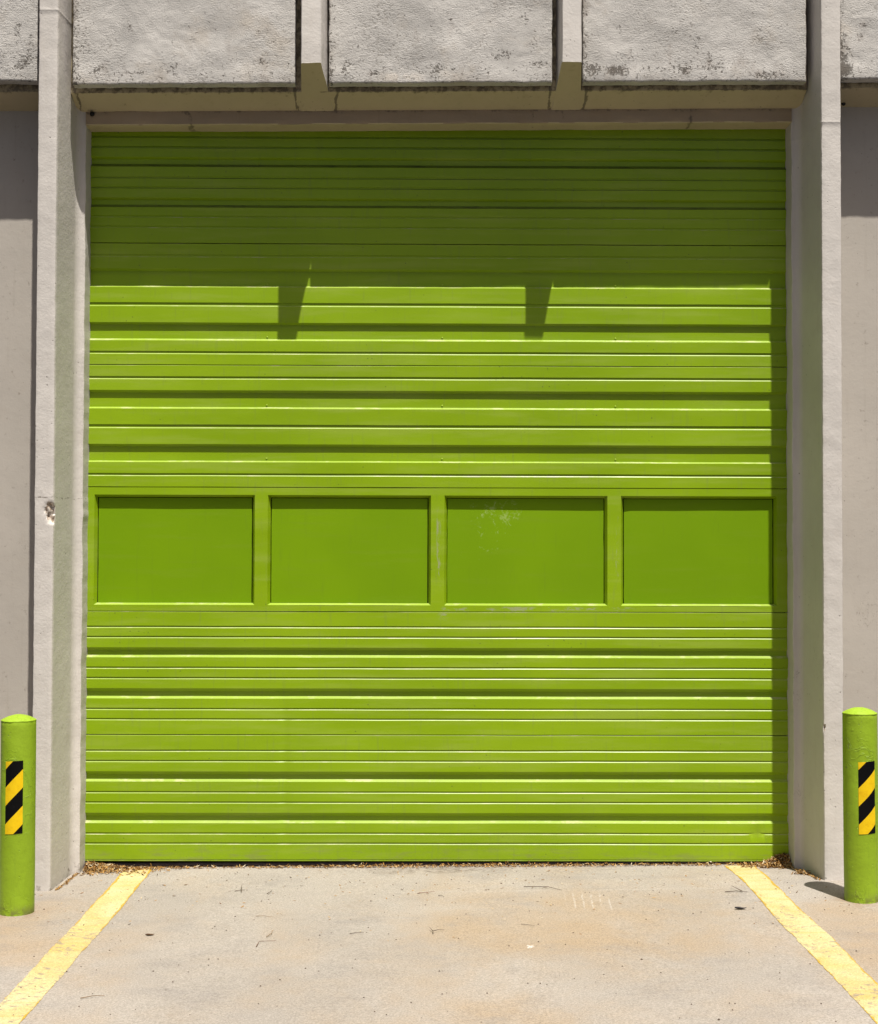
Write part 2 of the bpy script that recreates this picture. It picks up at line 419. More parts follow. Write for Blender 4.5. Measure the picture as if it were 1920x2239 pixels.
def make_apron():
    xs = [-2.8 + 0.1 * i for i in range(57)]
    ys = [0.3, 0.1, 0.02, -0.03, -0.08, -0.13, -0.18, -0.24, -0.3, -0.36, -0.42, -0.5] + [-0.6 - 0.1 * i for i in range(23)]
    v, f = [], []
    for y in ys:
        for x in xs:
            v.append((x, y, gz(x, y) + 0.0015 * nz(x, y, 0, 1.7)))
    nx = len(xs)
    for j in range(len(ys) - 1):
        for i in range(nx - 1):
            a = j * nx + i
            f.append((a, a + nx, a + nx + 1, a + 1))
    # front edge of the slab, unseen, cut short to limit bounced light
    j = (len(ys) - 1) * nx; b = len(v)
    for i in range(nx): v.append((xs[i], ys[-1], -0.2))
    for i in range(nx - 1): f.append((j + i, b + i, b + i + 1, j + i + 1))
    return link('concrete_apron', v, f, M_APRON, None, None, 40)
tag(make_apron(), 'pale stained concrete apron in front of the green door', None, None, 'structure')

def line_obj(xl0, xr0, xl1, xr1, y0, y1, lab, seed):
    v, f, ac = [], [], []
    N, K = 90, 8
    for j in range(N + 1):
        q = j / N; y = y0 + (y1 - y0) * q
        s = (y0 - y) / 2.3
        wl = 0.010 * nz(seed, y, 0, 1.6) + 0.004 * nz(seed, y, 4, 7)
        wr = 0.010 * nz(seed + 9, y, 0, 1.6) + 0.004 * nz(seed + 9, y, 4, 7)
        l = xl0 + (xl1 - xl0) * s + wl; r = xr0 + (xr1 - xr0) * s + wr
        for i in range(K + 1):
            x = l + (r - l) * i / K
            v.append((x, y, gz(x, y) + 0.0015 * nz(x, y, 0, 1.7) + 0.0015)); ac.append(i / K)
    for j in range(N):
        for i in range(K):
            a = j * (K + 1) + i
            f.append((a, a + K + 1, a + K + 2, a + 1))
    o = link('painted_line', v, f, M_LINE, None, None, 60, {'across': ac})
    return tag(o, lab, 'painted line', 'yellow lines on the apron')
line_obj(-1.604, -1.450, -1.608, -1.463, -0.035, -2.79, 'worn yellow line running from the door foot past the left bollard', 3)
line_obj(1.600, 1.754, 1.596, 1.750, -0.030, -2.79, 'worn yellow line running from the door foot past the right bollard', 21)

# ---------------------------------------------------------------- building
B = empty('industrial_building')
tag(B, 'beige concrete industrial building with a wide lime green door between two piers', 'building')
TILT = 0.0098            # the upper facade rises slightly to the right

def loft(name, prof, rows, mats, parent, disp=None, closed=False, attrs=None, cap=True, ang=35, shear=0.0):
    """vertical extrusion of a plan outline prof=[(x,y)], rows = heights; disp(i,x,y,z)->(dx,dy,dz)"""
    v, f = [], []
    at = {k: [] for k in (attrs or {})}
    n = len(prof)
    for z in rows:
        for i, (x, y) in enumerate(prof):
            d = disp(i, x, y, z) if disp else (0, 0, 0)
            v.append((x + d[0], y + d[1], z + d[2] + shear * x))
            for k, fn in (attrs or {}).items(): at[k].append(fn(i, x, y, z))
    m = n if closed else n - 1
    for j in range(len(rows) - 1):
        for i in range(m):
            a = j * n + i; b = j * n + (i + 1) % n
            f.append((a, b, b + n, a + n))
    if closed and cap:
        f.append(tuple(range(n))[::-1]); f.append(tuple((len(rows) - 1) * n + i for i in range(n)))
    o = link(name, v, f, mats, parent, None, ang, at)
    fix_normals(o)
    return o

def subdivide_profile(keys, step):
    out = []
    for (a, b) in zip(keys, keys[1:]):
        L = math.hypot(b[0] - a[0], b[1] - a[1]); k = max(1, int(round(L / step)))
        for i in range(k): out.append((a[0] + (b[0] - a[0]) * i / k, a[1] + (b[1] - a[1]) * i / k))
    out.append(keys[-1])
    return out

TOP = 5.6
def pillar(side, xin, xout, jamb, joint_z, chips):
    """side -1: the door lies to its right. xin front inner edge, xout front outer edge, jamb = inner jamb face"""
    s = -side                                   # direction from pillar towards the door
    sl = 0.022 * s
    keys = [(xout - 0.035 * s, 0.05), (xout - 0.012 * s, -0.25), (xout, -0.449), (xout + 0.003 * s, -0.4555), (xout + 0.010 * s, -0.457),
            (xin - 0.012 * s, -0.457), (xin - 0.004 * s, -0.4545), (xin, -0.447), (xin + sl, -0.175)]
    # cove into the jamb
    cx0 = xin + sl
    wdt = abs(jamb - 0.006 * s - cx0)
    for q in (0.12, 0.25, 0.38, 0.5, 0.62, 0.74, 0.84, 0.92):
        a = q * math.pi / 2
        keys.append((cx0 + wdt * (1 - math.cos(a)) * s, -0.175 + 0.053 * math.sin(a)))
    keys += [(jamb - 0.005 * s, -0.121), (jamb - 0.001 * s, -0.119), (jamb, -0.113), (jamb, 0.05)]
    prof = subdivide_profile(keys, 0.013)
    prof += [(jamb, 0.12), (xout - 0.035 * s, 0.12)]
    z, rows = -0.15, []
    while z < 4.62:
        fine = any(abs(z - c[1]) < c[3] * 1.3 for c in chips)
        rows.append(z); z += 0.007 if fine else 0.022
    rows += [4.8, 5.1, TOP]
    if joint_z:
        rows = [r for r in rows if abs(r - joint_z) > 0.012] + [joint_z - 0.004, joint_z - 0.001, joint_z + 0.002, joint_z + 0.008]
        rows.sort()
    seed = 10 * side + xout
    def chipf(x, y, z):
        r = 0.0
        for (cx, cz, rx, rz, dep) in chips:
            dx = (x - cx) / rx; dz = (z - cz) / rz; dy = (y + 0.457) / (rx * 0.55)
            d = math.sqrt(dx * dx + dz * dz + dy * dy) + 0.38 * nz(x, y, z, 24) + 0.22 * nz(x, y, z, 80)
            r = max(r, smooth(1.05, 0.55, d))
        return r
    def disp(i, x, y, z):
        a = 0.0020 * nz(x + seed, y, z, 2.2) + 0.0016 * nz(x, y + seed, z, 14)
        edge = 0.0
        if abs(x - xin) < 0.011 and y < -0.44 or abs(x - xout) < 0.006 and y < -0.44:
            edge = 0.0014 * nz(x, seed, z, 11) + 0.0016 * nz(x, seed, z, 40)
        dx, dy = -edge * s, -a
        jb = abs(x - jamb) < 0.006 and y > -0.13 and y < 0.0
        if jb: dx += (0.004 * nz(seed, 3, z, 6) + 0.003 * nz(seed, 8, z, 22)) * s
        if joint_z and joint_z - 0.003 < z < joint_z + 0.004: dy += -0.0012; dx += 0.0006 * s
        if joint_z and z > joint_z + 0.004: dy += -0.0005
        c = chipf(x, y, z)
        if c > 0:
            dep = 0.020 * c * (0.75 + 0.9 * nz(x, y, z, 45))
            dy += dep; dx += -0.35 * dep * s
        return (dx, dy, 0)
    def grime(i, x, y, z):
        g = 0.5 * smooth(0.16, -0.02, z) * smooth(-0.43, -0.20, y)
        g = max(g, 0.55 * smooth(0.05, -0.03, z))
        ck = 0.0
        if side < 0:
            ck = 0.75 * smooth(0.018, 0.0, abs(z - (0.62 + 0.16 * (y + 0.45) + 0.02 * nz(x, y, z, 12)))) * smooth(-0.45, -0.42, y) * (0.5 + nz(x, y, z, 9))
            ck = max(ck, 0.6 * smooth(0.010, 0.0, abs(z - (1.955 + 0.05 * (x + 1.93) + 0.008 * nz(x, y, z, 20)))))
        return max(g, ck)
    o = loft('pillar', prof, rows, M_PIL, B, disp, True, {'chip': lambda i, x, y, z: chipf(x, y, z), 'grime': grime}, True, 40)
    return o

pillar(-1, -1.8885, -1.9868, -1.8205, 4.447, [(-1.898, 1.885, 0.034, 0.066, 0.02)])
pillar(1, 2.0145, 2.1165, 1.9455, 3.890, [(2.017, 0.80, 0.007, 0.014, 0.006), (2.062, 3.05, 0.006, 0.008, 0.01)])
PW = 4.003
pillar(-1, -1.8885 - PW, -1.9868 - PW, -1.95 - PW + 0.13, None, [])
pillar(1, 2.0145 + PW, 2.1165 + PW, 1.9455 + PW, None, [])

# blank walls of the two neighbouring bays
def wall(x0, x1):
    xs = [x0 + (x1 - x0) * i / 40 for i in range(41)]
    v, f = [], []
    zs = [-0.15] + [0.1 * i for i in range(0, 45)] + [TOP]
    for z in zs:
        for x in xs: v.append((x, -0.1025 - 0.003 * nz(x, 5, z, 1.1), z))
    n = len(xs)
    for j in range(len(zs) - 1):
        for i in range(n - 1):
            a = j * n + i; f.append((a, a + 1, a + n + 1, a + n))
    b = len(v)
    for z in (-0.15, TOP):
        for x in (x0, x1): v.append((x, 0.12, z))
    f += [(b, b + 2, b + 3, b + 1), (0, len(zs) * n - n, b + 2, b), (n - 1, b + 1, b + 3, len(zs) * n - 1)]
    gr = []
    for (x, y, z) in v:
        g = 0.45 * smooth(4.10, 4.0, z) * 0.7
        g = max(g, 0.45 * smooth(0.05, 0.012, math.hypot((x - 2.277) * 1.0, (z - 2.03) * 0.8)) + 0.0)
        gr.append(g)
    o = link('wall', v, f, M_WALL, B, None, 40, {'grime': gr, 'chip': [0.0] * len(v)})
    return o
wall(-6.0, -2.012); wall(2.142, 6.1)

# ---- sloped beam over every bay, lintel over the door
def prism_x(name, sect, x0, x1, mat, shear, step=0.05, jit=0.0, seed=0, grime=None, closed=True):
    """section sect=[(y,z)] run along x; slight waviness"""
    n = max(1, int((x1 - x0) / step)); v, f, gr = [], [], []
    m = len(sect)
    for i in range(n + 1):
        x = x0 + (x1 - x0) * i / n
        for k, (y, z) in enumerate(sect):
            v.append((x, y + jit * nz(x, seed + k * 3.1, 0, 5), z + shear * x + jit * nz(x, seed + k * 7.7, 2, 6) + 0.4 * jit * nz(x, seed + k * 1.7, 6, 25)))
            gr.append(grime(x, y, z) if grime else 0.0)
    for i in range(n):
        for k in range(m):
            a = i * m + k; b = i * m + (k + 1) % m
            f.append((a, b, b + m, a + m))
    f.append(tuple(range(m))); f.append(tuple(n * m + k for k in range(m))[::-1])
    o = link(name, v, f, mat, B, None, 30, {'grime': gr, 'chip': [0.0] * len(v)})
    fix_normals(o)
    return o

def beam_grime_shade(x, y, z):
    g = 0.22 + 0.25 * nz(x, y, 3, 3)
    if y < -0.257: g = 0.60  # front edge: the panel gap's shadow, painted in as a dark line
    for jx, sl in ((-0.688, 0.05), (-0.490, -0.10), (0.648, 0.06), (0.828, -0.06), (-1.845, 0.0)):
        q = abs(x - jx - sl * (y + 0.126) - 0.012 * nz(x * 0.1, jx, y, 22))
        g = max(g, 0.95 * smooth(0.013, 0.002, q))
    for px, py, pr in ((-1.60, -0.17, 0.06), (-0.80, -0.19, 0.07), (-0.74, -0.23, 0.04), (0.55, -0.16, 0.05), (-1.0, -0.14, 0.03)):
        g = max(g, 0.50 * smooth(pr, 0.0, math.hypot(x - px, y - py)))
    return g
def lerp_pts(a, b, n): return [(a[0] + (b[0] - a[0]) * i / n, a[1] + (b[1] - a[1]) * i / n) for i in range(n)]
def beam(x0, x1, seed, off=0.0, back=-0.1235):
    zb = 4.040 + off
    sect = lerp_pts((back, zb), (-0.262, zb + 0.0585), 6) + [(-0.262, zb + 0.0585), (-0.262, TOP - 0.02), (0.05, TOP - 0.02), (0.05, zb)]
    return prism_x('soffit_beam', sect, x0, x1, M_BEAM, TILT, 0.010 if x0 > -2 and x1 < 2 else 0.03, 0.0022, seed, beam_grime_shade)
beam(-1.868, 1.992, 4)
beam(-5.85, -2.000, 14, 0.008, -0.09); beam(2.135, 5.97, 24, 0.008, -0.09)

# lintel with its cast joints
def lintel():
    def gr(x, y, z):
        g = 0.12
        for jx in (-1.27, 1.405):
            g = max(g, 0.74 * smooth(0.035, 0.0, abs(x - jx + 0.01 * nz(x, y, z, 20))))
        for jx in (-0.46, -0.39, 0.565, 0.72): g = max(g, 0.5 * smooth(0.02, 0.0, abs(x - jx)))
        if z > 4.03: g = max(g, 0.5)
        return g
    sect = [(-0.124, 4.045), (-0.126, 4.035), (-0.126, 4.015), (-0.126, 3.99), (-0.125, 3.972), (-0.121, 3.968), (-0.06, 3.966), (0.05, 3.966), (0.05, 4.045)]
    o = prism_x('lintel', sect, -1.8215, 1.9465, [M_BEAM, M_LINT], 0.0095, 0.02, 0.0032, 40, gr)
    for p in o.data.polygons:                      # front face: staining, with its shade painted into a darker brown
        if p.normal.y < -0.8: p.material_index = 1
    return o
lintel()

# ---- precast fascia panels
def panel(x0, x1, zb, seed, stains, vis=True, creams=()):
    xs = [x0, x0 + 0.003, x0 + 0.007]
    st = 0.011 if vis else 0.06
    n = int((x1 - x0 - 0.03) / st)
    xs += [x0 + 0.015 + (x1 - x0 - 0.03) * i / n for i in range(n + 1)] + [x1 - 0.007, x1 - 0.003, x1]
    zs = [0.0, 0.003, 0.007, 0.014]
    z = 0.025
    while z < 0.52: zs.append(z); z += st
    zs += [0.55, 0.62, 0.75, 1.0, 1.25, TOP - 0.02 - zb]
    v, f, gr, cr = [], [], [], []
    nx = len(xs)
    for dz in zs:
        for x in xs:
            e = min(x - x0, x1 - x, dz)
            y = -0.339 + (0.005 * (1 - e / 0.007) ** 2 if e < 0.007 else 0)
            y -= 0.006 * nz(x + seed, 0, dz, 2.4) + 0.003 * nz(x, seed, dz, 9) + 0.0012 * nz(x, seed, dz, 40)
            # a thick floated rib low on the face
            y -= 0.003 * smooth(0.06, 0.0, abs(dz - 0.045 - 0.02 * nz(x, seed, 0, 2.5))) * (0.5 + nz(x, seed, 9, 2))
            rag = 0.004 * nz(x, seed, 1, 9) + 0.0025 * nz(x, seed, 2, 40)
            ragx = 0.003 * nz(seed, 4, dz, 10) + 0.002 * nz(seed, 6, dz, 40)
            zz = zb + dz + TILT * x + (rag if dz < 0.016 else 0)
            xx = x + (ragx if (x - x0 < 0.016 or x1 - x < 0.016) else 0)
            v.append((xx, y, zz))
            g = 0.22 * smooth(0.16, 0.02, dz) + 0.14
            g += 0.50 * smooth(0.05, 0.0, x - x0) + 0.12 * smooth(0.05, 0, x1 - x)
            for (sx, sz, rx, rz, a) in stains:
                d = math.hypot((x - sx) / rx, (zz - sz) / rz)
                g += 0.85 * a * smooth(1.0, 0.0, d)
            gr.append(min(g, 1.4))
            c = 0.5 * smooth(0.07, 0.0, dz) * (0.5 + nz(x, seed, 0, 3))
            for (sx, sz, rx, rz, a) in creams:
                c += a * smooth(1.0, 0.0, math.hypot((x - sx) / rx, (zz - sz) / rz))
            cr.append(max(0, c))
    for j in range(len(zs) - 1):
        for i in range(nx - 1):
            a = j * nx + i; f.append((a, a + 1, a + nx + 1, a + nx))
    # returns: sides, underside, back
    b = len(v); nzr = len(zs)
    for i in range(nx): v.append((v[i][0], -0.279, v[i][2])); gr.append(0.15); cr.append(0)
    for i in range(nx - 1): f.append((i, b + i, b + i + 1, i + 1))
    for c0, idx in ((0, 0), (1, nx - 1)):
        bb = len(v)
        for j in range(nzr):
            p = v[j * nx + idx]; v.append((p[0], -0.279, p[2])); gr.append(0.6); cr.append(0)
        for j in range(nzr - 1):
            q = (j * nx + idx, (j + 1) * nx + idx, bb + j + 1, bb + j)
            f.append(q if c0 == 0 else q[::-1])
    o = link('fascia_panel', v, f, M_STUCCO, B, None, 50, {'grime': gr, 'cream': cr})
    return o
ZP = 4.119
P1 = [(-1.33, 4.20, 0.10, 0.06, .42), (-1.20, 4.35, 0.16, 0.10, .2), (-0.86, 4.225, 0.05, 0.025, .8), (-0.80, 4.33, 0.04, 0.05, .35), (-1.55, 4.40, 0.02, 0.04, .6), (-0.95, 4.42, 0.02, 0.02, .5), (-1.52, 4.165, 0.1, 0.012, .7), (-1.70, 4.18, 0.07, 0.05, .5), (-1.79, 4.3, 0.05, 0.2, .35), (-0.98, 4.23, 0.06, 0.02, .4)]
P2 = [(-0.42, 4.20, 0.06, 0.09, .65), (-0.28, 4.17, 0.07, 0.02, .85), (-0.36, 4.30, 0.03, 0.05, .5), (0.05, 4.19, 0.10, 0.05, .55), (0.12, 4.45, 0.03, 0.012, .9), (0.38, 4.27, 0.11, 0.06, .65), (0.46, 4.29, 0.03, 0.02, .7), (0.55, 4.35, 0.05, 0.12, .5), (0.57, 4.22, 0.09, 0.03, .8), (-0.05, 4.36, 0.3, 0.08, .22), (0.5, 4.46, 0.06, 0.06, .6)]
P3 = [(0.86, 4.19, 0.05, 0.08, .8), (0.97, 4.19, 0.14, 0.05, .9), (1.05, 4.27, 0.10, 0.05, .45), (1.00, 4.40, 0.03, 0.05, .7), (0.93, 4.42, 0.02, 0.04, .6), (1.28, 4.40, 0.05, 0.03, .6), (1.40, 4.33, 0.05, 0.10, .5), (1.34, 4.19, 0.05, 0.05, .75), (1.50, 4.22, 0.14, 0.06, .4), (1.72, 4.38, 0.05, 0.06, .65), (1.75, 4.17, 0.16, 0.035, .6), (1.2, 4.2, 0.3, 0.03, .35), (1.46, 4.27, 0.02, 0.09, .55)]
panel(-1.842, -0.690, ZP, 3.3, P1)
panel(-0.514, 0.646, ZP, 17.1, P2, True, [(-0.16, 4.15, 0.2, 0.04, .8)])
panel(0.806, 1.970, ZP, 31.7, P3, True, [(0.9, 4.17, 0.07, 0.05, .9)])
PL = [(-2.09, 4.22, 0.06, 0.05, .95), (-2.13, 4.19, 0.05, 0.02, .8), (-2.06, 4.32, 0.04, 0.16, .5), (-2.13, 4.38, 0.025, 0.10, .7), (-2.20, 4.25, 0.2, 0.03, .4)]
PR = [(2.17, 4.25, 0.07, 0.25, .6), (2.18, 4.20, 0.05, 0.04, .8), (2.27, 4.44, 0.04, 0.03, .8), (2.25, 4.37, 0.05, 0.04, .5)]
panel(-3.18, -2.024, ZP + 0.020, 47.3, PL); panel(2.141, 3.29, ZP + 0.010, 53.9, PR)
for xa, xb, s in ((-4.51, -3.365, 61), (-5.845, -4.69, 67), (3.475, 4.64, 71), (4.825, 5.96, 77)):
    panel(xa, xb, ZP + 0.012, s, [], False)

# ---- fins between the panels, cut back to the beam at the bottom
def fin(xl, xr, bl, br, seed):
    """front edges xl..xr, back edges bl..br at the lintel plane; foot slopes down and back"""
    yb, yf = -0.1275, -0.457
    zf, zk = 4.187, 4.037
    lv = [('f', q) for q in (0.0, 0.004, 0.012)] + [('f', 0.05 + 0.03 * i) for i in range(14)] + [('f', 0.6), ('f', 0.9), ('f', TOP - 0.02 - zf)]
    prof = subdivide_profile([(bl, yb, 0), (xl, yf + 0.005, 0)], 0.03) + [(xl + 0.004, yf)] + subdivide_profile([(xl + 0.012, yf), (xr - 0.012, yf)], 0.02) + [(xr - 0.004, yf)] + subdivide_profile([(xr, yf + 0.005, 0), (br, yb, 0)], 0.03)
    prof = [(p[0], p[1]) for p in prof]
    v, f, gr = [], [], []
    n = len(prof)
    for (_, q) in lv:
        for (x, y) in prof:
            w = (y - yf) / (yb - yf)
            zfoot = zf + (zk - zf) * w
            top = TOP - 0.02
            z = zfoot + (top - zfoot) * (q / (TOP - 0.02 - zf))
            j = 0.0022 * nz(x + seed, y, z, 8) + 0.001 * nz(x, y, z, 30)
            zj = (0.005 * nz(x, seed, 3, 16) if q < 0.005 else 0)
            v.append((x + j, y - j, z + TILT * x + zj))
            gr.append(0.35 * smooth(0.3, 1.0, w) * smooth(0.05, 0.0, q) + 0.25 * smooth(0.02, 0.06, q) * smooth(0.55, 0.95, w))
    for j in range(len(lv) - 1):
        for i in range(n - 1):
            a = j * n + i; f.append((a, a + 1, a + n + 1, a + n))
    half = n // 2
    # underside strip joins matching points of the two flanks
    for i in range(half):
        a, b, c, d = i, i + 1, n - 2 - i, n - 1 - i
        if b < c: f.append((a, d, c, b))
        elif b == c: f.append((a, d, b))
    o = link('fin', v, f, [M_PIL, M_BEAM], B, None, 35, {'grime': gr, 'chip': [0.0] * len(v)})
    fix_normals(o)
    for p in o.data.polygons:
        if p.normal.z < -0.5: p.material_index = 1
    return o
fin(-0.6489, -0.5465, -0.6745, -0.5035, 2)
fin(0.6875, 0.7875, 0.660, 0.8135, 8)
for cx, s in ((-3.275, 12), (-4.60, 13), (3.385, 14), (4.73, 15)): fin(cx - 0.05, cx + 0.05, cx - 0.08, cx + 0.08, s)

# black round plugs up under the beam
def knob(x, y, z, r):
    bm = bmesh.new()
    bmesh.ops.create_uvsphere(bm, u_segments=14, v_segments=10, radius=r)
    for q in bm.verts: q.co.y *= 0.8
    bmesh.ops.translate(bm, verts=bm.verts, vec=(x, y, z))
    me = bpy.data.meshes.new('plug'); bm.to_mesh(me); bm.free(); me.materials.append(M_KNOB)
    for p in me.polygons: p.use_smooth = True
    o = bpy.data.objects.new('plug', me); COL.objects.link(o); o.parent = B
knob(-1.786, -0.134, 4.008, 0.013); knob(2.222, -0.135, 4.085, 0.012)

# roof and the rest of the shell, out of frame
def boxmesh(name, x0, x1, y0, y1, z0, z1, mat, parent):
    v = [(x, y, z) for z in (z0, z1) for y in (y0, y1) for x in (x0, x1)]
    f = [(0, 2, 3, 1), (4, 5, 7, 6), (0, 1, 5, 4), (2, 6, 7, 3), (0, 4, 6, 2), (1, 3, 7, 5)]
    return link(name, v, f, mat, parent)
boxmesh('roof', -6.05, 6.2, -0.42, 8.0, TOP, TOP + 0.14, M_ROOF, B)
boxmesh('side_wall', -6.05, -5.93, 0.125, 8.0, -0.15, TOP - 0.003, M_WALL, B)
boxmesh('side_wall', 6.05, 6.17, 0.125, 8.0, -0.15, TOP - 0.003, M_WALL, B)
boxmesh('back_wall', -5.925, 6.045, 7.85, 7.99, -0.15, TOP - 0.003, M_WALL, B)

# ---------------------------------------------------------------- the sectional door
X0, X1 = -1.852, 1.977
door = boxmesh('sectional_door', X0, X1, 0.046, 0.075, 0.03, 4.02, M_DARK, B)
tag(door, 'lime green sectional garage door with ribbed sheets and a row of four boards')
RD = 0.0155
def deep(z): return H + (z - H) * (1 + RD / ZD)
def groove(c, h=0.0125, d=0.0034, led=0.0046):
    t, b = c + h / 2, c - h / 2
    return [(t, 0), (t - 0.0022, d), (b + led, d), (b, 0)]
def groove_b(c): return groove(c, 0.021, 0.0042, 0.0050)
def recess(a, b, c, d):
    """front edge, bottom of the upper bevel, top of the ledge, front of the ledge"""
    return [(a, 0), (deep(b), RD), (deep(c), RD), (d, 0)]
COLS = [X0 + (X1 - X0) * i / 250 for i in range(251)]

def door_wave(x, z):
    y = 0.0026 * nz(x, 3, z, 1.2) + 0.0008 * nz(x, 8, z, 4.0) + 0.0012 * nz(x * 0.35, 5, z * 8.0)
    if z < 0.95:                                         # an old crease left of the middle
        y += 0.0035 * math.exp(-((x + 0.757) / 0.022) ** 2) * smooth(0.05, 0.2, z) * smooth(0.95, 0.75, z)
    y -= 0.002 * math.exp(-((x - 0.72) / 0.03) ** 2) * smooth(0.72, 0.62, z)
    return y

def section(name, z_top, z_bot, feats, gap=0.0018):
    pts = [(z_top - gap, 0.022), (z_top - gap, 0.0025), (z_top - gap - 0.0022, 0)]
    for ft in feats: pts += ft
    pts += [(z_bot + gap + 0.001, 0), (z_bot + gap, 0.0015), (z_bot + gap, 0.022)]
    # split tall flats so that the sheet can wave
    fine = []
    for (a, b) in zip(pts, pts[1:]):
        fine.append(a)
        L = abs(a[0] - b[0])
        if L > 0.05:
            k = int(L / 0.03)
            for i in range(1, k): fine.append((a[0] + (b[0] - a[0]) * i / k, a[1] + (b[1] - a[1]) * i / k))
    fine.append(pts[-1])
    v, f = [], []
    n = len(fine)
    for x in COLS:
        for (z, y) in fine:
            yy = y
            if 1.70 < x < 1.84 and 0.16 < z < 0.20:       # flattened ding in the lowest rib at the right
                w = math.exp(-((x - 1.775) / 0.035) ** 2)
                yy = y * (1 - w) + 0.003 * w
            v.append((x, yy + door_wave(x, z), z + 0.0008 * nz(x, 2, z, 3)))
    for i in range(len(COLS) - 1):
        for k in range(n - 1):
            a = i * n + k
            f.append((a, a + 1, a + n + 1, a + n))
    f.append(tuple(range(n))[::-1]); f.append(tuple((len(COLS) - 1) * n + k for k in range(n)))
    o = link(name, v, f, M_DOOR, door, None, 18)
    return o

def gA(*zs): return [groove(z, 0.0125, 0.0075, 0.0030) if z > 3.85 else groove(z) for z in zs]
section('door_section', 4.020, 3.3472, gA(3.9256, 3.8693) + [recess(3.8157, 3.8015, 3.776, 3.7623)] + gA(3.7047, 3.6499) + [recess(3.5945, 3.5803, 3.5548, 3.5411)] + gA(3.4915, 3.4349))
section('door_section', 3.3472, 2.6875, [groove(3.2785, 0.016, 0.0034), recess(3.2089, 3.1953, 3.116, 3.1085), groove_b(3.0155), recess(2.9179, 2.9055, 2.829, 2.8199), groove(2.7545, 0.017, 0.0036)])
section('door_section', 2.6875, 2.0279, [groove(2.618, 0.017, 0.0036), recess(2.5511, 2.5372, 2.4597, 2.4510), groove_b(2.3557), recess(2.2603, 2.2480, 2.1703, 2.1629), groove(2.0955, 0.016, 0.0036)])
section('door_section', 1.3610, 0.7001, gA(1.2772, 1.2226) + [recess(1.1674, 1.1532, 1.1277, 1.1140)] + gA(1.0583, 1.003) + [recess(0.9484, 0.9332, 0.9073, 0.8936)] + gA(0.8377, 0.7829))
section('door_section', 0.7001, 0.0240, gA(0.6146, 0.5593) + [recess(0.5041, 0.4890, 0.4644, 0.4495)] + gA(0.3931, 0.3386) + [recess(0.2838, 0.2687, 0.2434, 0.2286)] + gA(0.1736, 0.1203) + [[(0.0365, 0), (0.0345, 0.003), (0.0325, 0.003), (0.0310, -0.001)]])

# the section with four boarded openings
OPEN = [(-1.7862, -0.9250), (-0.8545, 0.0232), (0.0961, 0.9746), (1.0481, 1.8903)]
OT, OB, BV, DP = 1.9870, 1.3953, 0.0120, 0.0275
def window_section():
    zt, zb = 2.0279 - 0.0016, 1.3610 + 0.0016
    xs = [X0]
    for a, b in OPEN: xs += [a, b]
    xs.append(X1)
    v, f = [], []
    def P(x, y, z):
        v.append((x, y + door_wave(x, z), z)); return len(v) - 1
    def quad(a, b, c, d): f.append((a, b, c, d))
    def strip(x0, x1, z0, z1):
        n = max(1, int((x1 - x0) / 0.05)); m = max(1, int((z1 - z0) / 0.05))
        g = [[P(x0 + (x1 - x0) * i / n, 0, z0 + (z1 - z0) * j / m) for i in range(n + 1)] for j in range(m + 1)]
        for j in range(m):
            for i in range(n): quad(g[j][i], g[j][i + 1], g[j + 1][i + 1], g[j + 1][i])
    strip(X0, X1, OT, zt); strip(X0, X1, zb, OB)
    for i in range(0, len(xs), 2): strip(xs[i], xs[i + 1], OB, OT)
    for (z, s) in ((zt, 1), (zb, -1)):
        a = [P(X0, 0, z), P(X1, 0, z), P(X1, 0.022, z), P(X0, 0.022, z)]
        quad(*(a if s > 0 else a[::-1]))
    # thin weld lines where stiles meet rails are left by butting the strips; bevelled reveals
    for (a, b) in OPEN:
        ins = BV
        o1 = [(a, OB), (b, OB), (b, OT), (a, OT)]
        i1 = [(a + ins * 1.1, OB + 0.0105), (b - ins * 1.1, OB + 0.0105), (b - ins * 1.1, OT - 0.0125), (a + ins * 1.1, OT - 0.0125)]
        for k in range(4):
            q = (k + 1) % 4
            quad(P(o1[k][0], 0, o1[k][1]), P(i1[k][0], DP, i1[k][1]), P(i1[q][0], DP, i1[q][1]), P(o1[q][0], 0, o1[q][1]))
    o = link('window_section', v, f, M_DOOR, door, None, 18)
    fix_normals(o)
    # make sure the front looks at the street
    me = o.data
    if sum(p.normal.y * p.area for p in me.polygons) > 0: me.flip_normals()
    return o
window_section()
BL = [None, None, 'flat green board with pale flaking splashes near its top', None]
for k, (a, b) in enumerate(OPEN):
    x0, x1, z0, z1 = a + BV * 1.1 + (0.004, 0.0045, 0.003, 0.0055)[k], b - BV * 1.1 - (0.005, 0.0055, 0.0045, 0.005)[k], OB + 0.0115, OT - 0.0125 - 0.0035
    n, m = 24, 16
    v, f = [], []
    for j in range(m + 1):
        for i in range(n + 1):
            x = x0 + (x1 - x0) * i / n; z = z0 + (z1 - z0) * j / m
            if i in (0, n): x += 0.0016 * nz(x, k, z, 14)
            v.append((x, DP - 0.001 + 0.0012 * nz(x, k, z, 1.8) + (0.002 if k == 3 and i == 0 else 0), z))
    for j in range(m):
        for i in range(n):
            p = j * (n + 1) + i; f.append((p, p + 1, p + n + 2, p + n + 1))
    o = link('infill_panel', v, f, M_INFILL, door)
    sol = o.modifiers.new('thick', 'SOLIDIFY'); sol.thickness = 0.012; sol.offset = -1
    if BL[k]: o['label'] = BL[k]

